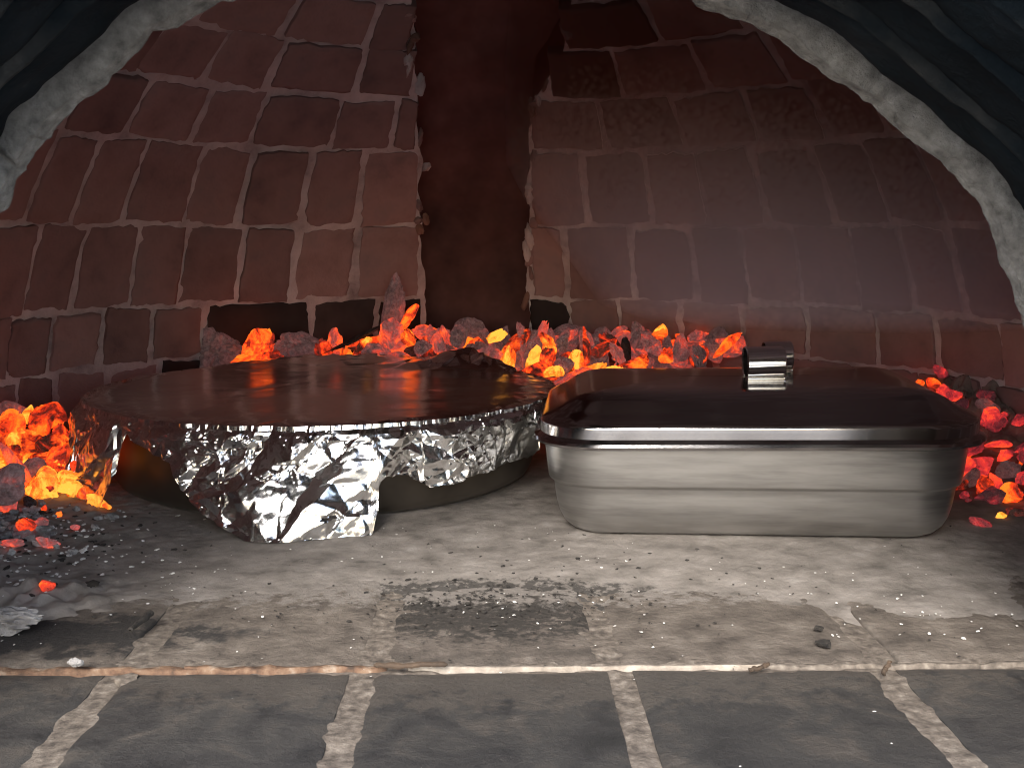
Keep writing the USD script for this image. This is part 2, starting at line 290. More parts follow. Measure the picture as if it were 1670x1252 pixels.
# the flue slot: two jagged cheeks and a back
parts = []
rr = np.linspace(R - .001, R + .13, 12)
for side, fn in ((-1, slotL), (1, slotR)):
    e = np.linspace(EL0, EL1, 150); P = np.stack([sph(q, fn(e), e) for q in rr], 0)
    P = P + (.004 * sfbm(P * 25, 3, 8))[..., None] * np.linspace(0, 1, 12)[:, None, None]
    parts.append(grid(P, flip=side > 0))
e = np.linspace(EL0, EL1, 80); t = np.linspace(0, 1, 40)
A = slotL(e)[None] + (slotR(e) - slotL(e))[None] * t[:, None]
P = sph(1.0, A, np.broadcast_to(e, A.shape)); nrm = P - np.array([0, CY, 0])
P = np.array([0, CY, 0]) + nrm * (R + .12 + .02 * sfbm(nrm * 8, 4, 12))[..., None]
parts.append(grid(P))
for ee in (EL0, EL1):
    A = np.linspace(float(slotL(np.array(ee))), float(slotR(np.array(ee))), 20)
    parts.append(grid(np.stack([sph(q, A, np.full(20, ee)) for q in (R, R + .14)], 0)))
obj('flue_slot', cat(*parts), M_flue, oven)

def px_az(px, py):
    r = ray(px, py); o = CAM - np.array([0, CY, 0]); a, b, c = r @ r, 2 * o @ r, o @ o - R * R
    t = (-b + math.sqrt(b * b - 4 * a * c)) / (2 * a); p = o + r * t
    return math.degrees(math.atan2(p[0], p[1]))
def brick(a0, a1, e0, e1, seed, mat):
    rs = np.random.default_rng(seed); n = 14
    u = np.sign(np.linspace(-1, 1, n)) * np.abs(np.linspace(-1, 1, n)) ** .7; U, V = np.meshgrid(u, u, indexing='ij')
    rd = rs.uniform(.01, .07)                              # corner rounding
    k = 1 - rd * (U ** 2) * (V ** 2) * .75
    Uc, Vc = U * k, V * k
    em = math.radians((e0 + e1) / 2)
    gap_a = math.degrees(rs.uniform(.0012, .0080) / (R * math.cos(em))); gap_e = math.degrees(rs.uniform(.001, .0058) / R)
    sk = rs.uniform(-.025, .025) * (a1 - a0)
    Az = (a0 + a1) / 2 + Uc * ((a1 - a0) / 2 - gap_a) + sk * V
    El = (e0 + e1) / 2 + Vc * ((e1 - e0) / 2 - gap_e) + rs.uniform(-.25, .25) + rs.uniform(-.3, .3) * U
    rim = np.maximum(np.abs(U), np.abs(V)) ** 14
    proud = rs.uniform(.0025, .0085)
    q = xyz(Az * .25 + seed, El * .25, 0.0)
    rr = R - proud + .0016 * sfbm(q, 3, seed) + .0025 * rim
    wob = .42 * sfbm(q * 4.2 + 5, 4, seed + 3)
    F = sph(rr, Az + wob * (np.abs(U) > .8), El + wob * (np.abs(V) > .8))
    v, f = grid(F)
    I = np.arange(n * n).reshape(n, n); loop = np.concatenate([I[:-1, 0], I[-1, :-1], I[:0:-1, -1], I[0, :0:-1]])
    c = np.array([0, CY, 0]); back = c + (v[loop] - c) * ((R + .012) / np.linalg.norm(v[loop] - c, axis=1))[:, None]
    B = np.arange(len(loop)) + n * n; L2, B2 = np.roll(loop, -1), np.roll(B, -1)
    q4 = np.stack([loop, B, B2, L2], 1)
    obj('brick', tri((np.vstack([v, back]), np.vstack([f, q4]))), mat, dome, smooth=40)
rows = [  # el0, el1, photo row of the middle, joints left of the slot, joints right of it, mean width beyond (m)
    (0.6, 8.0, 640, [25, 88, 175, 260, 340, 430, 520, 610], [960, 1060, 1170, 1290, 1400, 1500], .115),
    (8.0, 15.0, 550, [12, 80, 165, 245, 330, 510, 610], [930, 1010, 1110, 1215, 1320, 1430, 1530], .115),
    (15.0, 25.7, 440, [48, 128, 215, 298, 388, 478, 580], [925, 1032, 1135, 1220, 1305, 1400, 1480, 1565], .105),
    (25.7, 36.6, 312, [55, 128, 215, 310, 396, 497, 588], [955, 1060, 1148, 1240, 1350, 1440, 1530], .105),
    (36.6, 44.5, 212, [95, 205, 318, 415, 545, 640], [985, 1110, 1235, 1350, 1450], .15),
    (44.5, 52.0, 132, [205, 330, 435, 585], [1010, 1150, 1290, 1400], .16),
    (52.0, 59.3, 60, [290, 455, 600], [1075, 1230, 1360], .17),
    (59.3, 66.5, -8, [330, 470, 590], [1050, 1190], .16),
    (66.5, 73.0, -70, [], [], .15)]
bseed = 100
dark_set = {(1, 3), (1, 4), (1, 5)}
for ri, (e0, e1, py, lf, rg, wdt) in enumerate(rows):
    em = (e0 + e1) / 2; step = math.degrees(wdt / (R * math.cos(math.radians(em))))
    sl, sr = float(slotL(np.array(em))), float(slotR(np.array(em)))
    if ri == 0: sl = sr = 0.0
    La = [px_az(x, py) for x in lf] if lf else []
    Ra = [px_az(x, py) for x in rg] if rg else []
    la = sorted([a for a in La if a < sl - 2.0]) + [sl]
    while la[0] > -128: la.insert(0, la[0] - step * (0.88 + .24 * noise(np.array([la[0], ri, 0.5]), 4)))
    ra = [sr] + sorted([a for a in Ra if a > sr + 2.0])
    while ra[-1] < 128: ra.append(ra[-1] + step * (0.88 + .24 * noise(np.array([ra[-1], ri, 9.5]), 4)))
    for arr, side in ((la, -1), (ra, 1)):
        for i, (a0, a1) in enumerate(zip(arr[:-1], arr[1:])):
            bseed += 1
            am = math.radians((a0 + a1) / 2)
            yb = CY + R * math.cos(math.radians(em)) * math.cos(am)
            if yb < 0.775: continue
            mt = M_brick
            h = noise(np.array([bseed * 1.37, 0.5, 0.5]), 2)
            if h > .74: mt = M_brick_dark
            elif h < .16: mt = M_brick_pale
            if ri <= 1 and -44 < math.degrees(am) < 10: mt = M_charred
            if side > 0 and i == 0 and ri >= 5: mt = M_brick_dark
            if side < 0 and i == len(arr) - 2: a1 += 2.4 * (h - .5)
            if side > 0 and i == 0: a0 += 2.4 * (h - .5)
            brick(a0, a1, e0, e1, bseed, mt)

# broken mortar clinging to the edges of the flue slot
rs = np.random.default_rng(61)
for k in range(26):
    e = rs.uniform(14, 58); side = -1 if k % 2 else 1
    a = float((slotL if side < 0 else slotR)(np.array(e))) + side * rs.uniform(-.6, .8)
    b = trimesh.creation.icosphere(2); b.vertices *= (1 + .5 * sfbm(b.vertices * 1.8 + k, 3, k))[:, None] * [rs.uniform(.003, .009), .006, rs.uniform(.006, .020)]
    b.apply_transform(trimesh.transformations.rotation_matrix(rs.uniform(-.4, .4), [0, 1, 0])); b.apply_translation(sph(R - .001, a, e))
    obj('mortar_lump', b, [M_mortar, M_brick, M_brick_pale][k % 3], dome, smooth=30)

# ------------------------------------------------------------------ oven floor
floor = thing('oven_floor', kind='structure')
def sheet(x0, x1, y0, y1, nx, ny, zf):
    X, Y = np.meshgrid(np.linspace(x0, x1, nx), np.linspace(y0, y1, ny), indexing='ij')
    return grid(xyz(X, Y, zf(X, Y)))
obj('mortar_bed', cat(sheet(-.44, .425, .30, 1.03, 420, 340, lambda X, Y: np.where(Y > .738, -.0003, -.0022) + .0018 * sfbm(xyz(X, Y, 0) * 60, 4, 1)),
                      sheet(-.95, .95, 1.031, 2.1, 60, 50, lambda X, Y: -.004 + 0 * X)), M_bed, floor)
def tile(x0, x1, y0, y1, z, seed, mat, nx=34, ny=34, name='tile'):
    rs = np.random.default_rng(seed)
    X, Y = np.meshgrid(np.linspace(x0, x1, nx), np.linspace(y0, y1, ny), indexing='ij')
    U, V = (X - x0) / (x1 - x0) * 2 - 1, (Y - y0) / (y1 - y0) * 2 - 1
    dx = np.minimum(X - x0, x1 - X); dy = np.minimum(Y - y0, y1 - Y); dm = np.minimum(dx, dy)
    jag = .0009 * sfbm(xyz(X, Y, seed) * 45, 4, seed)
    X = X + jag * (np.abs(U) > .93); Y = Y + jag * (np.abs(V) > .93)
    chip = np.maximum(0, sfbm(xyz(X, Y, seed * 1.3) * 35, 3, seed + 1) - .25) * .010 * np.exp(-dm / .006)
    Z = z + .0007 * sfbm(xyz(X, Y, 0) * 25, 4, seed) - .0016 * np.exp(-dm / .0022) - chip + rs.uniform(-.0006, .0006) * U + rs.uniform(-.0006, .0006) * V
    v, f = grid(xyz(X, Y, Z))
    I = np.arange(nx * ny).reshape(nx, ny); loop = np.concatenate([I[:-1, 0], I[-1, :-1], I[:0:-1, -1], I[0, :0:-1]])
    low = v[loop].copy(); low[:, 2] = -.03
    B = np.arange(len(loop)) + nx * ny
    obj(name, tri((np.vstack([v, low]), np.vstack([f, np.stack([loop, B, np.roll(B, -1), np.roll(loop, -1)], 1)]))), mat, floor, smooth=50)
JX = [-.435, -.260, -.0915, .0870, .271, .418]
for j, (y0, y1) in enumerate([(.30, .486), (.498, .731)]):
    for i in range(5):
        tile(JX[i] + .0088, JX[i + 1] - .0088, y0, y1, 0.0, 20 + i + 9 * j, M_tile)
RX = [-.435, -.255, -.086, .081, .276, .418]
for i in range(5):
    zt = [.0016, .0014, .0010, .0008, .0012][i]
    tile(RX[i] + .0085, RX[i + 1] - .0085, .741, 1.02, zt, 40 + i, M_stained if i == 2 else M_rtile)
XX = [-.80, -.605, -.432] + RX[1:5] + [.412, .60, .80]
for j, (y0, y1) in enumerate([(1.03, 1.30), (1.31, 1.60), (1.61, 1.95)]):
    for i in range(len(XX) - 1):
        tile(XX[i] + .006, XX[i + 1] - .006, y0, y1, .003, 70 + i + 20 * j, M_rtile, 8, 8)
for a, b in ((-.8, -.605), (-.605, -.440), (.420, .60), (.6, .8)):
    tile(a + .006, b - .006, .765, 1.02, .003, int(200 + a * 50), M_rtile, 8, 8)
# orange brick edge along the step on the left, pale mortar line along the rest of it
def strip(x0, x1, yc, wd, z, seed, mat, name, hz=.003, th=.2):
    n = int((x1 - x0) / .0025); x = np.linspace(x0, x1, n); q = np.linspace(-1, 1, 9)
    X, Q = np.meshgrid(x, q, indexing='ij')
    ww = wd * (1 + .55 * sfbm(xyz(X * 30, 0, seed), 4, seed)) * np.minimum(1, np.minimum(X - x0, x1 - X) / .015 + .15)
    Y = yc + .0022 * sfbm(xyz(X * 16, 1.7, seed), 3, seed + 1) + Q * ww
    Z = z * (1 - Q ** 4 * .9) + hz * sfbm(xyz(X, Y, seed) * 70, 4, seed) - .006 * (np.abs(Q) ** 6)
    obj(name, grid(xyz(X, Y, Z)), mat, floor)
strip(-.43, -.20, 0.7355, .0060, .0012, 1, M_edge, 'brick_edge', .0018)
strip(-.215, -.075, 0.736, .0045, .0012, 7, M_edge, 'brick_edge', .0024)
strip(-.06, .19, 0.7345, .0022, .0014, 3, M_line, 'mortar_line', .0007)
strip(.19, .40, 0.7355, .0030, .0012, 4, M_bed, 'mortar_line', .0022)
strip(-.258, -.243, .722, .02, .001, 5, M_bed, 'mortar_line', .002)

# ash: one uneven sheet, heaped at the left, the right and the back
def gauss(X, Y, cx, cy, sx, sy): return np.exp(-((X - cx) / sx) ** 2 - ((Y - cy) / sy) ** 2)
def ash_h(X, Y):
    n = sfbm(xyz(X, Y, 0) * 9, 5, 21); f = sfbm(xyz(X, Y, 2) * 55, 4, 22)
    h = -.0058 + .0098 * np.clip((Y - .785) / .16, 0, 1) + .0016 * n + .0009 * f + .0006 * sfbm(xyz(X, Y, 4) * 150, 3, 24)
    h += .004 * gauss(X, Y, .35, .84, .18, .06)
    h += .022 * gauss(X, Y, -.60, 1.25, .17, .16) * (1 + .4 * f) + .012 * gauss(X, Y, -.50, 1.03, .10, .10) * (1 + .6 * f)
    h += .012 * gauss(X, Y, -.38, .88, .06, .05) * (1 + f)
    h += .010 * gauss(X, Y, .66, 1.30, .08, .15) + .09 * gauss(X, Y, .68, 1.52, .13, .13) * (1 + .4 * f)
    h += .075 * gauss(X, Y * 0, 0, 0, .62, 1) * np.clip((Y - 1.52) / .25, 0, 1) * (1 + .25 * f)
    return h
def ash_z(x, y): return float(ash_h(np.array(x), np.array(y)))
obj('ash_bed', sheet(-.72, .72, .752, 1.94, 560, 440, ash_h), M_ash, kind='stuff', label='grey and beige wood ash lying over the oven floor', cat='ash')

# ------------------------------------------------------------------ round pan
PC, PRr, PRb, PH = np.array([-.207, 1.365]), .277, .252, .098
def lathe(prof, n=128):
    th = np.linspace(0, 2 * math.pi, n, endpoint=False); pr = np.array(prof)
    P = xyz(pr[None, :, 0] * np.cos(th)[:, None], pr[None, :, 0] * np.sin(th)[:, None], pr[None, :, 1])
    return grid(P, close_u=True)
pan = thing('round_pan', (PC[0], PC[1], .0045), label='wide round dark steel pan covered with foil', cat='pan')
obj('pan_body', lathe([(0, .001), (PRb - .03, 0.0), (PRb - .012, .0015), (PRb - .003, .006), (PRb + .002, .014), (PRr - .004, PH - .012), (PRr - .001, PH - .003), (PRr + .003, PH), (PRr + .003, PH + .002), (PRr - .002, PH + .001), (PRr - .006, PH - .012), (PRb - .003, .015), (PRb - .02, .005), (0, .004)]), M_pan, pan)
for k, (a, z) in enumerate([(52.5, .050), (52.5, .059)]):
    rv = trimesh.creation.icosphere(2, .0036); rv.apply_scale([1, .7, 1]); rr = PRb + (PRr - PRb) * z / PH + .003
    rv.apply_translation([rr * math.sin(math.radians(a)), -rr * math.cos(math.radians(a)), z]); obj('rivet', rv, M_chrome, pan)

# ------------------------------------------------------------------ crumpled foil over the pan
NP = 1500
phi = np.linspace(-math.pi, math.pi, NP, endpoint=False)
ZR, RR = .0045 + PH + .005, PRr + .006
edge_px = np.array([[100, 800], [125, 812], [150, 830], [170, 826], [182, 770], [190, 722], [200, 706], [230, 726], [275, 752], [292, 790], [320, 820], [345, 840], [400, 868], [440, 882], [585, 884], [597, 862], [606, 820], [613, 782], [622, 774], [655, 772], [695, 792], [728, 786], [780, 770], [815, 760], [835, 752], [862, 748], [876, 735], [892, 716], [905, 705]], float)
sx, dx = PC[0] + (RR + .008) * np.sin(phi), PC[1] - (RR + .008) * np.cos(phi)
ppx, deg = VPX + sx * FPX / dx, np.degrees(phi)
ylow = 3 + np.interp(ppx, edge_px[:, 0], edge_px[:, 1])
zlow = EYE - (ylow - HOR) * dx / FPX
L = ZR - zlow
front = (deg > -60) & (deg < 62)
L = np.where(front, L, np.where(deg < 0, np.where(deg > -112, .085, .022), .030))
L = np.maximum(L + .006 * sfbm(xyz(deg / 6, .1, .2), 3, 3) * ~front + .0018 * sfbm(xyz(deg / 1.2, .1, .2), 2, 4), .012)
L = np.where((deg > -14) & (deg < 18), np.minimum(L, ZR - .0025), L)
flare = .004 + .012 * np.exp(-((deg - 2) / 20) ** 2) + .014 * np.clip((L - .03) / .07, 0, 1) + .020 * np.exp(-((deg + 78) / 22) ** 2)
NV = 72; t = np.linspace(0, 1, NV)
T = t[None] * L[:, None]                                           # distance down the overhang
U = (phi * RR)[:, None] + 0 * T
wall = (PRb - PRr) / PH * T
rad0 = RR + .0015 + np.minimum(T, .006) * .5 + flare[:, None] * t[None] ** 1.2 + np.where(L[:, None] < .06, .35 * wall, 0.0)
z0 = ZR - T
W1, W2 = .004 * sfbm(xyz(U * 16, T * 16, 0), 3, 61), .004 * sfbm(xyz(U * 16, T * 16, 5), 3, 62)
lay = facets(U * .75 + T * .35 + W1, T * .75 - U * .12 + W2, .031, .0082, 301)
c1 = lay + facets(U + W2, T * 1.2 + W1, .014, .0024, 302)
c2 = facets(U + .4 * W1, T + .4 * W2, .0065, .0010, 3) + facets(U + .3 * W2, T + .3 * W1, .0042, .0006, 33)
near_rim = np.exp(-T / .014)
am = np.clip(T / .012, 0.25, 1)
small = np.clip(.35 + 1.1 * np.clip(sfbm(xyz(U * 14, T * 14, 0), 3, 5) + .25, 0, 1), 0, 1.4)
disp = am * c1 * np.clip(L[:, None] / .06, .5, 1.0) + c2 * (small + near_rim * .8)
left_edge = np.exp(-((deg[:, None] + 30) / 14) ** 2)
rad1 = np.maximum(rad0 + disp + .0035 * am, PRb + (PRr - PRb) * np.clip((ZR - T) / PH, 0, 1) + .0035)
z1 = np.maximum(z0 + .35 * facets(U + 3, T, .014, .003, 9) * am, .0045)
du = .5 * facets(U + 9, T, .012, .003, 11) * am / RR
PHI = phi[:, None] + du
hang = xyz(PC[0] + rad1 * np.sin(PHI), PC[1] - rad1 * np.cos(PHI), z1)
# top of the sheet, from the rim inwards
NT = 70; q = np.linspace(0, 1, NT + 1)[1:] ** 1.35
rt_ = RR * (1 - q)
X, Y = PC[0] + rt_[None] * np.sin(phi)[:, None], PC[1] - rt_[None] * np.cos(phi)[:, None]
edge = np.exp(-(RR - rt_) / .012)[None]
fold = gauss(X, Y, -.035, 1.56, .075, .035)
zt = ZR + .0035 * (1 - np.exp(-(RR - rt_)[None] / .01)) + .0022 * sfbm(xyz(X, Y, 0) * 5, 2, 31) * (1 - edge) + (facets(X, Y, .10, .0009, 12) + facets(X, Y, .045, .0003, 16)) * (1 - edge) \
    + facets(X, Y, .010, .0035, 14) * edge + facets(X, Y, .020, .016, 15) * fold + .014 * fold + .30 * np.maximum(0, Y - PC[1] - .08) ** 2
bow = zt[:, -1:].mean(); zt[:, -1] = bow
top = xyz(X, Y, zt)
ring0 = hang[:, :1]; hang[:, 0, 2] = ZR + .003
foilP = np.concatenate([hang[:, ::-1], top], 1)
obj('foil_cover', grid(foilP, close_u=True, flip=False), M_foil, smooth=9, label='crumpled sheet of aluminium foil folded over the round pan, flap hanging down', cat='foil')

# ------------------------------------------------------------------ stainless roaster with polished lid
def rrect(hx, hy, r, n=14):
    """rounded rectangle, counter-clockwise"""
    pts = []
    for cx, cy, a in ((hx - r, hy - r, 0), (-hx + r, hy - r, 90), (-hx + r, -hy + r, 180), (hx - r, -hy + r, 270)):
        for k in np.linspace(0, 90, n): pts.append((cx + r * math.cos(math.radians(a + k)), cy + r * math.sin(math.radians(a + k))))
    P = np.array(pts); out = []
    for a, b in zip(P, np.roll(P, -1, 0)):
        m_ = max(1, int(np.linalg.norm(b - a) / .02)); out += [a + (b - a) * k / m_ for k in range(m_)]
    return np.array(out)
ZS = 1.07
def loft(prof, hx, hy, r):
    """prof: (inset, z). inset shrinks the outline."""
    base = rrect(hx, hy, r); rows_ = []
    core = np.stack([np.clip(base[:, 0], -(hx - r), hx - r), np.clip(base[:, 1], -(hy - r), hy - r)], 1); dirs = (base - core) / r
    for ins, z in prof:
        if ins <= r: xy = core + dirs * (r - ins)
        else:
            k = (ins - r); s = np.array([max(0, 1 - k / (hx - r)), max(0, 1 - k / (hy - r))]); xy = core * s
        rows_.append(np.column_stack([xy, np.full(len(xy), z * ZS)]))
    return grid(np.stack(rows_, 1), close_u=True)
RX_, RY_, RROT = .2655, 1.160, -5.0
HX, HY, RC = .2085, .142, .062
roaster = thing('roasting_tin', (RX_, RY_, .0045), rz=RROT, ry=-0.3, label='rectangular brushed steel roasting tin with rounded corners and a groove around its side', cat='roasting tin')
ol = [(.09, .0005), (.045, 0.0), (.036, .0008), (.028, .004), (.021, .010), (.0165, .018), (.0135, .028), (.0115, .040), (.0105, .0475), (.0085, .0490), (.0062, .0500), (.0052, .0520), (.0040, .060), (.0015, .082), (.001, .0865), (-.006, .0878), (-.008, .0888), (-.006, .0898), (.002, .0888)]
il = [(.0045, .086), (.0070, .060), (.0135, .046), (.0165, .028), (.024, .014), (.035, .006), (.05, .0035), (.09, .0035)]
def closed_loft(prof, hx, hy, r):
    return loft(prof, hx, hy, r)
fl = rrect(HX - .089, HY - .089, .03)
body = cat(loft(ol + il, HX, HY, RC), )
bot = trimesh.creation.box(bounds=[[-(HX - .08), -(HY - .08), .0008], [HX - .08, HY - .08, .0032]])
obj('tin_body', body, M_steel, roaster, smooth=45); obj('tin_bottom', bot, M_steel, roaster, smooth=False)

lid = thing('tin_lid', (RX_ + .002, RY_ - .001, .0045 + .0945), rz=RROT - .4, ry=-0.9, rx=0.3, label='polished domed steel lid with a strap handle sitting on the roasting tin', cat='lid')
LX, LY, LR = .2195, .153, .070
lp = [(.010, .0015), (.003, .0), (.0, .0012), (-.0012, .0035), (.0, .006), (.003, .0072), (.0062, .0092), (.0062, .0140), (.0062, .0180), (.0063, .0190), (.0068, .0203), (.0078, .0215), (.0094, .0227), (.0118, .0241), (.0155, .0260), (.0210, .0285), (.028, .0318), (.038, .0380), (.050, .0428), (.064, .0452), (.08, .0462), (.10, .0468), (.12, .0473), (.152, .0476)]
lin = [(i + .0022, z - .0022) for i, z in lp[::-1] if .0066 < i < .150] + [(.012, .0025)]
def lid_z(x, y):
    return .0562 - .9 * max(0, abs(y) - .04) ** 2
obj('lid_shell', cat(loft(lp, LX, LY, LR), loft(lin, LX, LY, LR)), M_lid, lid, smooth=35)
def strap(w, ln, h, th, name, loc, rz):
    """flat strap bent into a loop: base foot, front bend, top, rear bend, foot"""
    pts = [(-ln * .30, .0), (-ln * .44, .0)]
    rB = h / 2
    for a in np.linspace(-90, -270, 16): pts.append((-ln / 2 + rB + rB * math.cos(math.radians(a)), rB + rB * math.sin(math.radians(a))))
    for a in np.linspace(90, -90, 16): pts.append((ln / 2 - rB + rB * math.cos(math.radians(a)), rB + rB * math.sin(math.radians(a))))
    pts += [(ln * .30, .0)]
    P = np.array(pts); d = np.gradient(P, axis=0); nrm = np.stack([-d[:, 1], d[:, 0]], 1); nrm /= np.linalg.norm(nrm, axis=1, keepdims=True)
    prof = []
    for s, off in ((-1, 0), (-.93, th * .5), (.93, th * .5), (1, 0), (.93, -th * .5), (-.93, -th * .5)):
        q = P + nrm * off; prof.append(np.column_stack([np.full(len(q), s * w / 2), q[:, 0], q[:, 1]]))
    S = np.stack(prof, 0)
    mm = tri(grid(S, close_u=True)); mm.apply_transform(trimesh.transformations.rotation_matrix(math.radians(rz), [0, 0, 1])); mm.apply_translation(loc)
    obj(name, mm, M_chrome, lid, smooth=30)
strap(.040, .042, .0300, .0022, 'handle', (.018, -.012, .0518), 1.0)
strap(.030, .036, .0290, .0022, 'handle', (.042, .052, .0517), 1.0)

# ------------------------------------------------------------------ coals
def coal_mesh(w, d, h, seed, k=11, sub=2, rough=.10):
    rs = np.random.default_rng(seed); s = trimesh.creation.icosphere(sub); v = s.vertices
    nrm = rs.normal(size=(k, 3)); nrm /= np.linalg.norm(nrm, axis=1, keepdims=True); dist = rs.uniform(.42, .80, k)
    dots = v @ nrm.T; lim = np.where(dots > .15, dist[None] / np.maximum(dots, .15), 9).min(1)
    r = np.minimum(lim, .98) * (1 + rough * sfbm(v * 2.2 + seed, 3, seed))
    ax = int(np.argmax([w, d, h])); st = np.array([3.5, 3.5, 3.5]); st[ax] = .8
    g_ = fbm(v * st * 2.2 + seed * .37, 3, seed + 5); r = r * (1 - .22 * np.clip((np.abs(g_ - .5) < .035) * 1.0, 0, 1)) * (1 + .12 * (g_ - .5))
    s.vertices = v * r[:, None] * np.array([w, d, h]) / 2 * 1.42
    return s
def rot(mm, rx, ry, rz):
    mm.apply_transform(trimesh.transformations.euler_matrix(rx, ry, rz)); return mm
EM = {'hot': E_hot, 'org': E_org, 'red': E_red, 'ash': E_ash, 'char': M_char, 'deep': E_deep}
LOOK = {'hot': 'yellow-orange', 'org': 'orange', 'red': 'dull red', 'ash': 'ash-grey', 'char': 'black', 'deep': 'crimson'}
PLACE = {'left': 'heap left of the foil-covered pan', 'back': 'heap behind the pan and the tin', 'right': 'heap right of the roasting tin'}
COALS = []
def coal(p, w, h, kind, heap, tilt=0.0, dep=None, label=None, name='coal', k=9, rough=.05):
    n = len(COALS) + 1
    rs = np.random.default_rng(9000 + n)
    mm = rot(coal_mesh(w, dep or .8 * min(w, h) + .2 * max(w, h), h, 500 + n, k, 3, rough), rs.uniform(-.25, .25), math.radians(tilt), rs.uniform(-.3, .3))
    mm.apply_translation(p)
    px = VPX + p[0] * FPX / p[1]; py = HOR + (EYE - p[2]) * FPX / p[1]; big = max(w, h)
    if heap == 'back':
        where = ('at the back heap left end' if px < 500 else 'in the heap left of the flue' if px < 690 else 'in the heap below the flue' if px < 860 else
                 ('deep in the pan-tin gap' if py > 592 else 'on the heap above the pan-tin gap') if px < 1040 else 'in the back heap beside the lid handle')
    elif heap == 'left':
        where = 'on the left ash slope' if py > 795 else 'at the oven wall in the left heap' if px < 40 else 'in the left heap against the foil'
    else:
        where = 'loose beside the tin' if py > 795 else 'low in the right heap' if py > 715 else 'high in the right heap'
    shape = 'upright' if h > 1.7 * w else 'flat long' if w > 1.7 * h else 'large' if big > .045 else 'small' if big < .024 else 'middling'
    if heap == 'right' and where != 'loose beside the tin': where += ', front side' if p[1] < 1.30 else ', back side' if p[1] > 1.45 else ', middle'
    prim = obj(name, mm, EM[kind], smooth=24)
    COALS.append((prim, label, f'{shape} {LOOK[kind]} coal {where}', px, p[1], where))
def label_coals():
    by = {}
    for c in COALS: by.setdefault(c[2], []).append(c)
    for prim, lab, text, px, d, where in COALS:
        same = sorted([c for c in by[text] if not c[1]], key=lambda c: c[3])
        if lab: tag(prim, lab, 'coal')
        elif len(same) == 1: tag(prim, text, 'coal', 'coals ' + where)
        elif len(same) <= 12:
            o = [c[0] for c in same].index(prim)
            n = len(same); tag(prim, ('leftmost' if o == 0 else 'rightmost' if o == n - 1 else ['second', 'third', 'fourth', 'fifth', 'sixth', 'seventh', 'eighth', 'ninth', 'tenth', 'eleventh'][o - 1]) + ' of ' + ['two', 'three', 'four', 'five', 'six', 'seven', 'eight', 'nine', 'ten', 'eleven', 'twelve'][n - 2] + ': ' + text, 'coal', 'coals ' + where)
        else: tag(prim, text, 'coal', text.replace(' coal ', ' coals '))
def pc(px, py, d, wpx, hpx, kind, heap, tilt=0.0, **kw):
    for _ in range(60):
        p = at_d(px, py, d)
        if p[2] >= ash_z(p[0], p[1]) + .28 * hpx * d / FPX: break
        d *= .992
    s = d / FPX; coal(p, wpx * s, hpx * s, kind, heap, tilt, **kw)

# behind the pans, left to right (column, row, distance, width, height in photo pixels)
pc(355, 570, 1.80, 98, 74, 'ash', 'back', -8, label='largest rounded ash-grey lump at the left end of the back coals')
pc(425, 575, 1.77, 44, 60, 'org', 'back', 10); pc(410, 592, 1.74, 60, 40, 'org', 'back'); pc(452, 592, 1.76, 52, 34, 'org', 'back')
pc(436, 556, 1.80, 12, 34, 'hot', 'back', 18, label='thin bright burning sliver standing beside the large ash-grey lump')
pc(482, 572, 1.80, 74, 54, 'ash', 'back', 10)
pc(532, 580, 1.78, 26, 44, 'org', 'back', -15); pc(546, 570, 1.80, 20, 56, 'red', 'back', 4); pc(562, 585, 1.76, 22, 48, 'hot', 'back', 30)
pc(584, 582, 1.77, 20, 56, 'hot', 'back', 32); pc(606, 588, 1.76, 66, 44, 'red', 'back'); pc(600, 558, 1.80, 60, 10, 'org', 'back', -12); pc(572, 556, 1.78, 80, 7, 'char', 'back', -25)
pc(638, 515, 1.84, 30, 104, 'ash', 'back', 9, name='charcoal_stick', label='pale ash-grey stick of charcoal standing upright above the back coals', rough=.14)
pc(642, 560, 1.80, 58, 62, 'red', 'back', 20); pc(667, 517, 1.82, 15, 38, 'org', 'back', 38, label='small burning chip stuck up beside the upright charcoal stick')
pc(668, 560, 1.79, 26, 50, 'hot', 'back', -12); pc(690, 580, 1.77, 58, 34, 'org', 'back', -12); pc(655, 594, 1.74, 60, 30, 'red', 'back')
pc(700, 543, 1.86, 50, 22, 'red', 'back'); pc(722, 562, 1.82, 60, 44, 'red', 'back'); pc(752, 545, 1.87, 26, 38, 'ash', 'back', 30); pc(782, 552, 1.86, 34, 58, 'ash', 'back', -35)
pc(768, 533, 1.88, 40, 24, 'ash', 'back'); pc(820, 552, 1.86, 34, 48, 'ash', 'back', -20); pc(792, 590, 1.74, 48, 38, 'red', 'back'); pc(780, 566, 1.80, 36, 24, 'ash', 'back'); pc(826, 588, 1.72, 22, 48, 'hot', 'back', 8)
pc(862, 570, 1.78, 34, 82, 'ash', 'back', 22); pc(876, 560, 1.77, 18, 74, 'red', 'back', 18); pc(876, 588, 1.70, 26, 46, 'hot', 'back', 20); pc(898, 588, 1.69, 26, 42, 'org', 'back')
pc(905, 560, 1.82, 44, 30, 'red', 'back'); pc(930, 552, 1.86, 54, 38, 'ash', 'back', -18); pc(921, 596, 1.68, 28, 28, 'red', 'back'); pc(938, 585, 1.70, 22, 38, 'hot', 'back', -18)
pc(964, 568, 1.76, 28, 64, 'ash', 'back', -6); pc(955, 570, 1.73, 12, 56, 'org', 'back', -6); pc(985, 555, 1.84, 30, 32, 'ash', 'back'); pc(982, 588, 1.75, 26, 40, 'ash', 'back')
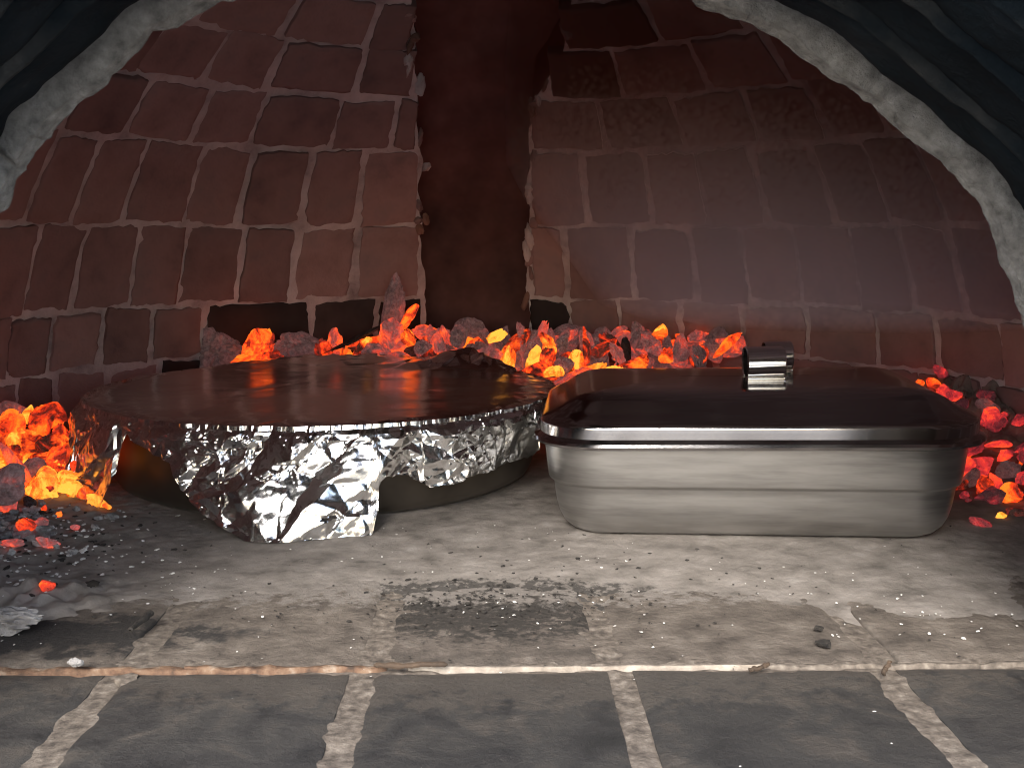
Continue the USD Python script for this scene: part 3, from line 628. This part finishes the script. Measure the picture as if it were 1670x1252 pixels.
pc(1016, 566, 1.80, 34, 40, 'red', 'back'); pc(898, 612, 1.66, 34, 30, 'hot', 'back'); pc(870, 608, 1.68, 44, 30, 'org', 'back'); pc(940, 632, 1.60, 70, 52, 'red', 'back', label='broad red lump at the bottom of the gap between pan and tin')
pc(968, 608, 1.66, 40, 28, 'hot', 'back', -24); pc(1000, 612, 1.64, 40, 26, 'hot', 'back', -20); pc(1024, 604, 1.66, 48, 30, 'org', 'back', -25); pc(1046, 600, 1.68, 24, 40, 'hot', 'back', 30)
pc(900, 630, 1.62, 36, 26, 'org', 'back', 30); pc(925, 655, 1.56, 26, 30, 'org', 'back'); pc(948, 662, 1.54, 36, 18, 'red', 'back', -25); pc(1000, 632, 1.58, 40, 22, 'red', 'back', -30); pc(975, 648, 1.56, 40, 14, 'org', 'back', -32)
pc(1036, 566, 1.82, 26, 26, 'ash', 'back'); pc(1052, 552, 1.86, 24, 22, 'ash', 'back'); pc(1062, 576, 1.80, 44, 24, 'red', 'back'); pc(1078, 553, 1.86, 22, 12, 'ash', 'back'); pc(1090, 570, 1.82, 54, 26, 'ash', 'back', -6)
pc(1108, 549, 1.85, 16, 9, 'org', 'back', 24); pc(1120, 566, 1.82, 40, 26, 'ash', 'back'); pc(1140, 552, 1.85, 28, 24, 'red', 'back'); pc(1146, 566, 1.82, 44, 22, 'red', 'back'); pc(1166, 560, 1.83, 34, 42, 'ash', 'back', 8)
pc(1188, 562, 1.80, 42, 36, 'red', 'back', label='pinkish wedge of coal at the right end of the back coals beside the lid handle')
# left of the pan
pc(28, 672, 1.40, 46, 36, 'red', 'left'); pc(15, 690, 1.36, 40, 34, 'org', 'left'); pc(66, 690, 1.36, 34, 50, 'org', 'left', 15); pc(44, 676, 1.38, 12, 34, 'hot', 'left', 25); pc(88, 676, 1.38, 30, 36, 'org', 'left', -20)
pc(40, 725, 1.30, 100, 50, 'hot', 'left', -8, label='largest bright yellow coal in the heap left of the foil'); pc(85, 728, 1.28, 44, 30, 'hot', 'left', -14); pc(10, 745, 1.27, 44, 44, 'hot', 'left'); pc(72, 752, 1.25, 60, 34, 'hot', 'left', -10); pc(104, 715, 1.30, 26, 60, 'org', 'left', -25)
pc(100, 750, 1.25, 46, 54, 'org', 'left', -20); pc(126, 765, 1.22, 36, 44, 'org', 'left', -12); pc(105, 790, 1.19, 34, 36, 'hot', 'left', 30); pc(88, 782, 1.21, 30, 26, 'org', 'left')
pc(26, 765, 1.19, 20, 76, 'red', 'left', -28, name='charcoal_stick', label='dark red leaning stick of charcoal in front of the left heap', k=8); pc(5, 790, 1.19, 40, 60, 'red', 'left')
pc(60, 803, 1.16, 18, 18, 'hot', 'left'); pc(46, 800, 1.16, 12, 12, 'hot', 'left'); pc(82, 797, 1.17, 12, 9, 'org', 'left'); pc(134, 806, 1.165, 18, 18, 'hot', 'left'); pc(158, 816, 1.15, 30, 14, 'hot', 'left', 22); pc(140, 790, 1.18, 8, 20, 'hot', 'left', -35); pc(174, 826, 1.14, 12, 8, 'hot', 'left', 20)
pc(48, 818, 1.14, 18, 16, 'char', 'left', label='small black cinder on the ash slope left of the pan'); pc(95, 838, 1.12, 11, 10, 'org', 'left'); pc(72, 828, 1.13, 10, 8, 'org', 'left')
pc(42, 857, 1.09, 24, 24, 'org', 'left'); pc(68, 852, 1.095, 24, 14, 'red', 'left'); pc(22, 885, 1.06, 32, 14, 'red', 'left', label='flat red ember at the front edge of the left ash slope'); pc(76, 886, 1.06, 34, 18, 'red', 'left', 18, label='salmon-red broken ember at the front right of the left ash slope'); pc(122, 861, 1.09, 14, 9, 'red', 'left'); pc(40, 872, 1.08, 30, 14, 'ash', 'left')
pc(75, 953, .94, 22, 18, 'org', 'left', label='lone glowing ember lying in front of the left heap on grey ash')
# right of the tin
pc(1620, 625, 1.50, 28, 18, 'deep', 'right', -20); pc(1610, 645, 1.44, 12, 13, 'deep', 'right'); pc(1645, 658, 1.46, 34, 16, 'deep', 'right', 26); pc(1614, 670, 1.42, 14, 16, 'deep', 'right'); pc(1638, 676, 1.44, 9, 10, 'deep', 'right'); pc(1660, 686, 1.44, 26, 16, 'deep', 'right', -35)
pc(1588, 732, 1.32, 26, 26, 'deep', 'right'); pc(1630, 724, 1.36, 36, 11, 'deep', 'right', -6); pc(1636, 745, 1.34, 30, 18, 'deep', 'right', -22); pc(1596, 760, 1.28, 40, 36, 'deep', 'right'); pc(1668, 757, 1.34, 14, 24, 'hot', 'right', 15); pc(1650, 770, 1.36, 40, 30, 'ash', 'right'); pc(1586, 775, 1.27, 26, 24, 'deep', 'right', -20)
pc(1608, 795, 1.26, 22, 42, 'org', 'right', 16); pc(1612, 810, 1.25, 16, 13, 'hot', 'right', -20, label='small bright yellow coal at the foot of the right heap'); pc(1626, 785, 1.28, 18, 30, 'deep', 'right', -20); pc(1572, 807, 1.24, 16, 14, 'deep', 'right'); pc(1578, 815, 1.235, 12, 9, 'deep', 'right')
pc(1650, 808, 1.26, 32, 34, 'org', 'right', 12); pc(1660, 835, 1.20, 36, 14, 'org', 'right', -8); pc(1632, 841, 1.19, 16, 9, 'hot', 'right', -20); pc(1602, 851, 1.17, 32, 13, 'deep', 'right', 12, label='front most red ember lying on dark ash beside the tin')
# fill so that each heap has a body: more coals behind and beside those
rs = np.random.default_rng(77)
for i in range(64):
    px, py = rs.uniform(690, 1200), rs.uniform(545, 590); k = rs.choice(['red', 'ash', 'org', 'hot', 'char'], p=[.40, .28, .22, .06, .04])
    pc(px, py, rs.uniform(1.70, 1.86), rs.uniform(12, 24), rs.uniform(22, 52), k, 'back', rs.uniform(-60, 60))
for i in range(60):
    x = rs.uniform(-.46, .50); y = rs.uniform(1.68, 1.86); z = ash_z(x, y) + rs.uniform(.0, .03)
    k = rs.choice(['red', 'ash', 'org', 'char'], p=[.4, .3, .25, .05]); coal(np.array([x, y, z]), rs.uniform(.02, .045), rs.uniform(.018, .034), k, 'back', rs.uniform(-50, 50))
for i in range(40):
    x = rs.uniform(-.72, -.48); y = rs.uniform(1.10, 1.45)
    if (x - PC[0]) ** 2 + (y - PC[1]) ** 2 < .325 ** 2: continue
    k = rs.choice(['hot', 'org', 'red', 'ash'], p=[.25, .40, .25, .1]); coal(np.array([x, y, ash_z(x, y) + rs.uniform(0, .03)]), rs.uniform(.018, .042), rs.uniform(.014, .034), k, 'left', rs.uniform(-50, 50))
for i in range(85):
    x = rs.uniform(.52, .70); y = rs.uniform(1.15, 1.60)
    if math.hypot(x, y - CY) > .69: continue
    k = rs.choice(['org', 'deep', 'ash', 'char'], p=[.12, .70, .08, .10]); coal(np.array([x, y, ash_z(x, y) + rs.uniform(-.005, .03)]), rs.uniform(.014, .032), rs.uniform(.012, .022), k, 'right', rs.uniform(-50, 50))
label_coals()

# ------------------------------------------------------------------ small things on the floor
def flakes(n, place, smin, smax, seed, flat=.35, dz=0.0):
    rs = np.random.default_rng(seed); out = []
    base = trimesh.creation.icosphere(1, 1.0)
    for i in range(n):
        x, y = place(rs); s = rs.uniform(smin, smax) * (1 + (rs.random() > .95) * .7)
        b = base.copy(); b.vertices *= rs.uniform(.55, 1.25, (len(b.vertices), 1)); b.vertices *= [s * rs.uniform(.6, 1.6), s * rs.uniform(.6, 1.2), s * flat]
        rot(b, rs.uniform(-.3, .3), rs.uniform(-.3, .3), rs.uniform(0, 6.3))
        z = max(ash_z(x, y) if y > .752 else 0.0, .003 if y > .741 else 0.0) + dz + s * flat * .4
        b.apply_translation([x, y, z]); out.append(b)
    return trimesh.util.concatenate(out)
def pl_all(r):
    while True:
        y = r.uniform(.55, 1.10); x = r.uniform(-.42, .42) * (.75 + .5 * y)
        if r.random() < (.25 if y < .731 else 1.0) * np.clip((float(fbm(np.array([x * 9, y * 9, .5]), 3, 4)) - .42) * 6, .03, 1): return x, y
def pl_left(r):
    return r.normal(-.45, .07), r.normal(1.0, .07)
def pl_scorch(r): return r.normal(-.002, .055), r.normal(.862, .026)
obj('ash_flecks', trimesh.util.concatenate([flakes(170, pl_all, .0004, .0010, 1), flakes(240, pl_left, .0008, .0024, 2), flakes(24, pl_scorch, .0004, .0012, 3), flakes(34, lambda r: (r.normal(.36, .06), r.normal(.85, .05)), .0005, .0015, 8)]), M_fleck, smooth=False, kind='stuff', label='tiny pale ash flecks strewn over the oven floor', cat='ash')
obj('charcoal_crumbs', trimesh.util.concatenate([flakes(170, pl_all, .0005, .0012, 4), flakes(300, pl_scorch, .0004, .0016, 5, .3), flakes(160, pl_left, .0010, .0032, 6), flakes(40, lambda r: (r.uniform(-.1, .25), r.uniform(.9, 1.03)), .0011, .0022, 9)]), M_crumb, smooth=False, kind='stuff', label='tiny black charcoal crumbs strewn over the oven floor', cat='charcoal')
obj('cinders', trimesh.util.concatenate([flakes(420, lambda r: (r.normal(-.53, .06), r.normal(1.04, .05)), .0015, .0055, 7, .7)]), M_ashgrey, smooth=30, kind='stuff', label='grey cinders on the slope of the left ash heap', cat='ash')
def lump(p, sx, sy, sz, mat, name, label, category, seed, rz=0.0, k=10, rough=.15):
    mm = rot(coal_mesh(sx, sy, sz, seed, k, 3, rough), 0, 0, math.radians(rz)); mm.apply_translation(p)
    obj(name, mm, mat, smooth=35, label=label, cat=category)
p = at_z(22, 1010, .012); lump(p, .050, .022, .016, M_ashgrey, 'ash_chunk', 'flaky pale grey ash chunk at the left edge in front of the coals', 'ash', 1, rough=.5)
p = at_z(123, 1080, .010); lump(p, .008, .007, .006, M_ashgrey, 'pebble', 'small grey pebble on the orange brick edge at the left', 'pebble', 2)
p = at_z(1345, 1050, .005); lump(p, .011, .012, .004, M_crumb, 'charcoal_flake', 'largest flat black flake on the floor right of centre', 'charcoal', 3)
p = at_z(1335, 1024, .005); lump(p, .006, .006, .003, M_crumb, 'charcoal_flake', 'small black flake just behind the largest flat one', 'charcoal', 4)
def twig(a, b, r, mat, name, label, seed):
    a, b = np.asarray(a), np.asarray(b); t = np.linspace(0, 1, 24); P = a + (b - a) * t[:, None] + .0012 * np.stack([sfbm(xyz(t * 6, k, seed), 3, seed) for k in range(3)], 1)
    d = (b - a) / np.linalg.norm(b - a); s = np.cross(d, [0, 0, 1.]); s /= np.linalg.norm(s); u = np.cross(s, d)
    th = np.linspace(0, 2 * math.pi, 8, endpoint=False); rr = r * (1 + .4 * sfbm(xyz(t * 9, 3, seed), 3, seed)) * np.minimum(1, np.minimum(t, 1 - t) / .06 + .3)
    S = P[None] + rr[None, :, None] * (np.cos(th)[:, None, None] * s + np.sin(th)[:, None, None] * u)
    c = cat(grid(S, close_u=True, flip=True)); obj(name, c, mat, label=label, cat='twig')
twig(at_z(608, 1085, .006), at_z(730, 1084, .006), .0022, M_twig, 'twig', 'straight thin charred twig lying in the joint at the centre', 1)
twig(at_z(212, 1028, .012), at_z(248, 998, .012), .0022, M_crumb, 'twig', 'short black splinter in the slanting joint at the left', 2)
twig(at_z(1220, 1093, .004), at_z(1256, 1082, .006), .0016, M_twig, 'twig', 'short crooked dark twig on the pale joint right of centre', 3)
twig(at_z(1440, 1098, .004), at_z(1452, 1078, .010), .0016, M_twig, 'twig', 'tiny dark twig standing at the right slanting joint', 4)

# ------------------------------------------------------------------ thin smoke hanging in the right half of the dome
M_smoke = usdkit.material(stage, '/World/Looks/smoke', {'v': ('principled_volume', {'color': (.82, .70, .90), 'density': 1.45, 'anisotropy': 0.0})}, [], volume='v.volume')
sk = trimesh.creation.icosphere(3, 1.0); v = sk.vertices
P = v * (1 + .12 * sfbm(v * 1.5, 3, 9))[:, None] * [.40, .42, .40] + [.42, 1.36, .50]
c = np.array([0, CY, 0]); dd = np.linalg.norm(P - c, axis=1); P = c + (P - c) * (np.minimum(dd, R - .045) / dd)[:, None]
P[:, 2] = np.maximum(P[:, 2], .20); sk.vertices = P
obj('smoke', sk, M_smoke, kind='stuff', smooth=True, label='thin bluish smoke hanging under the right half of the dome', cat='smoke')
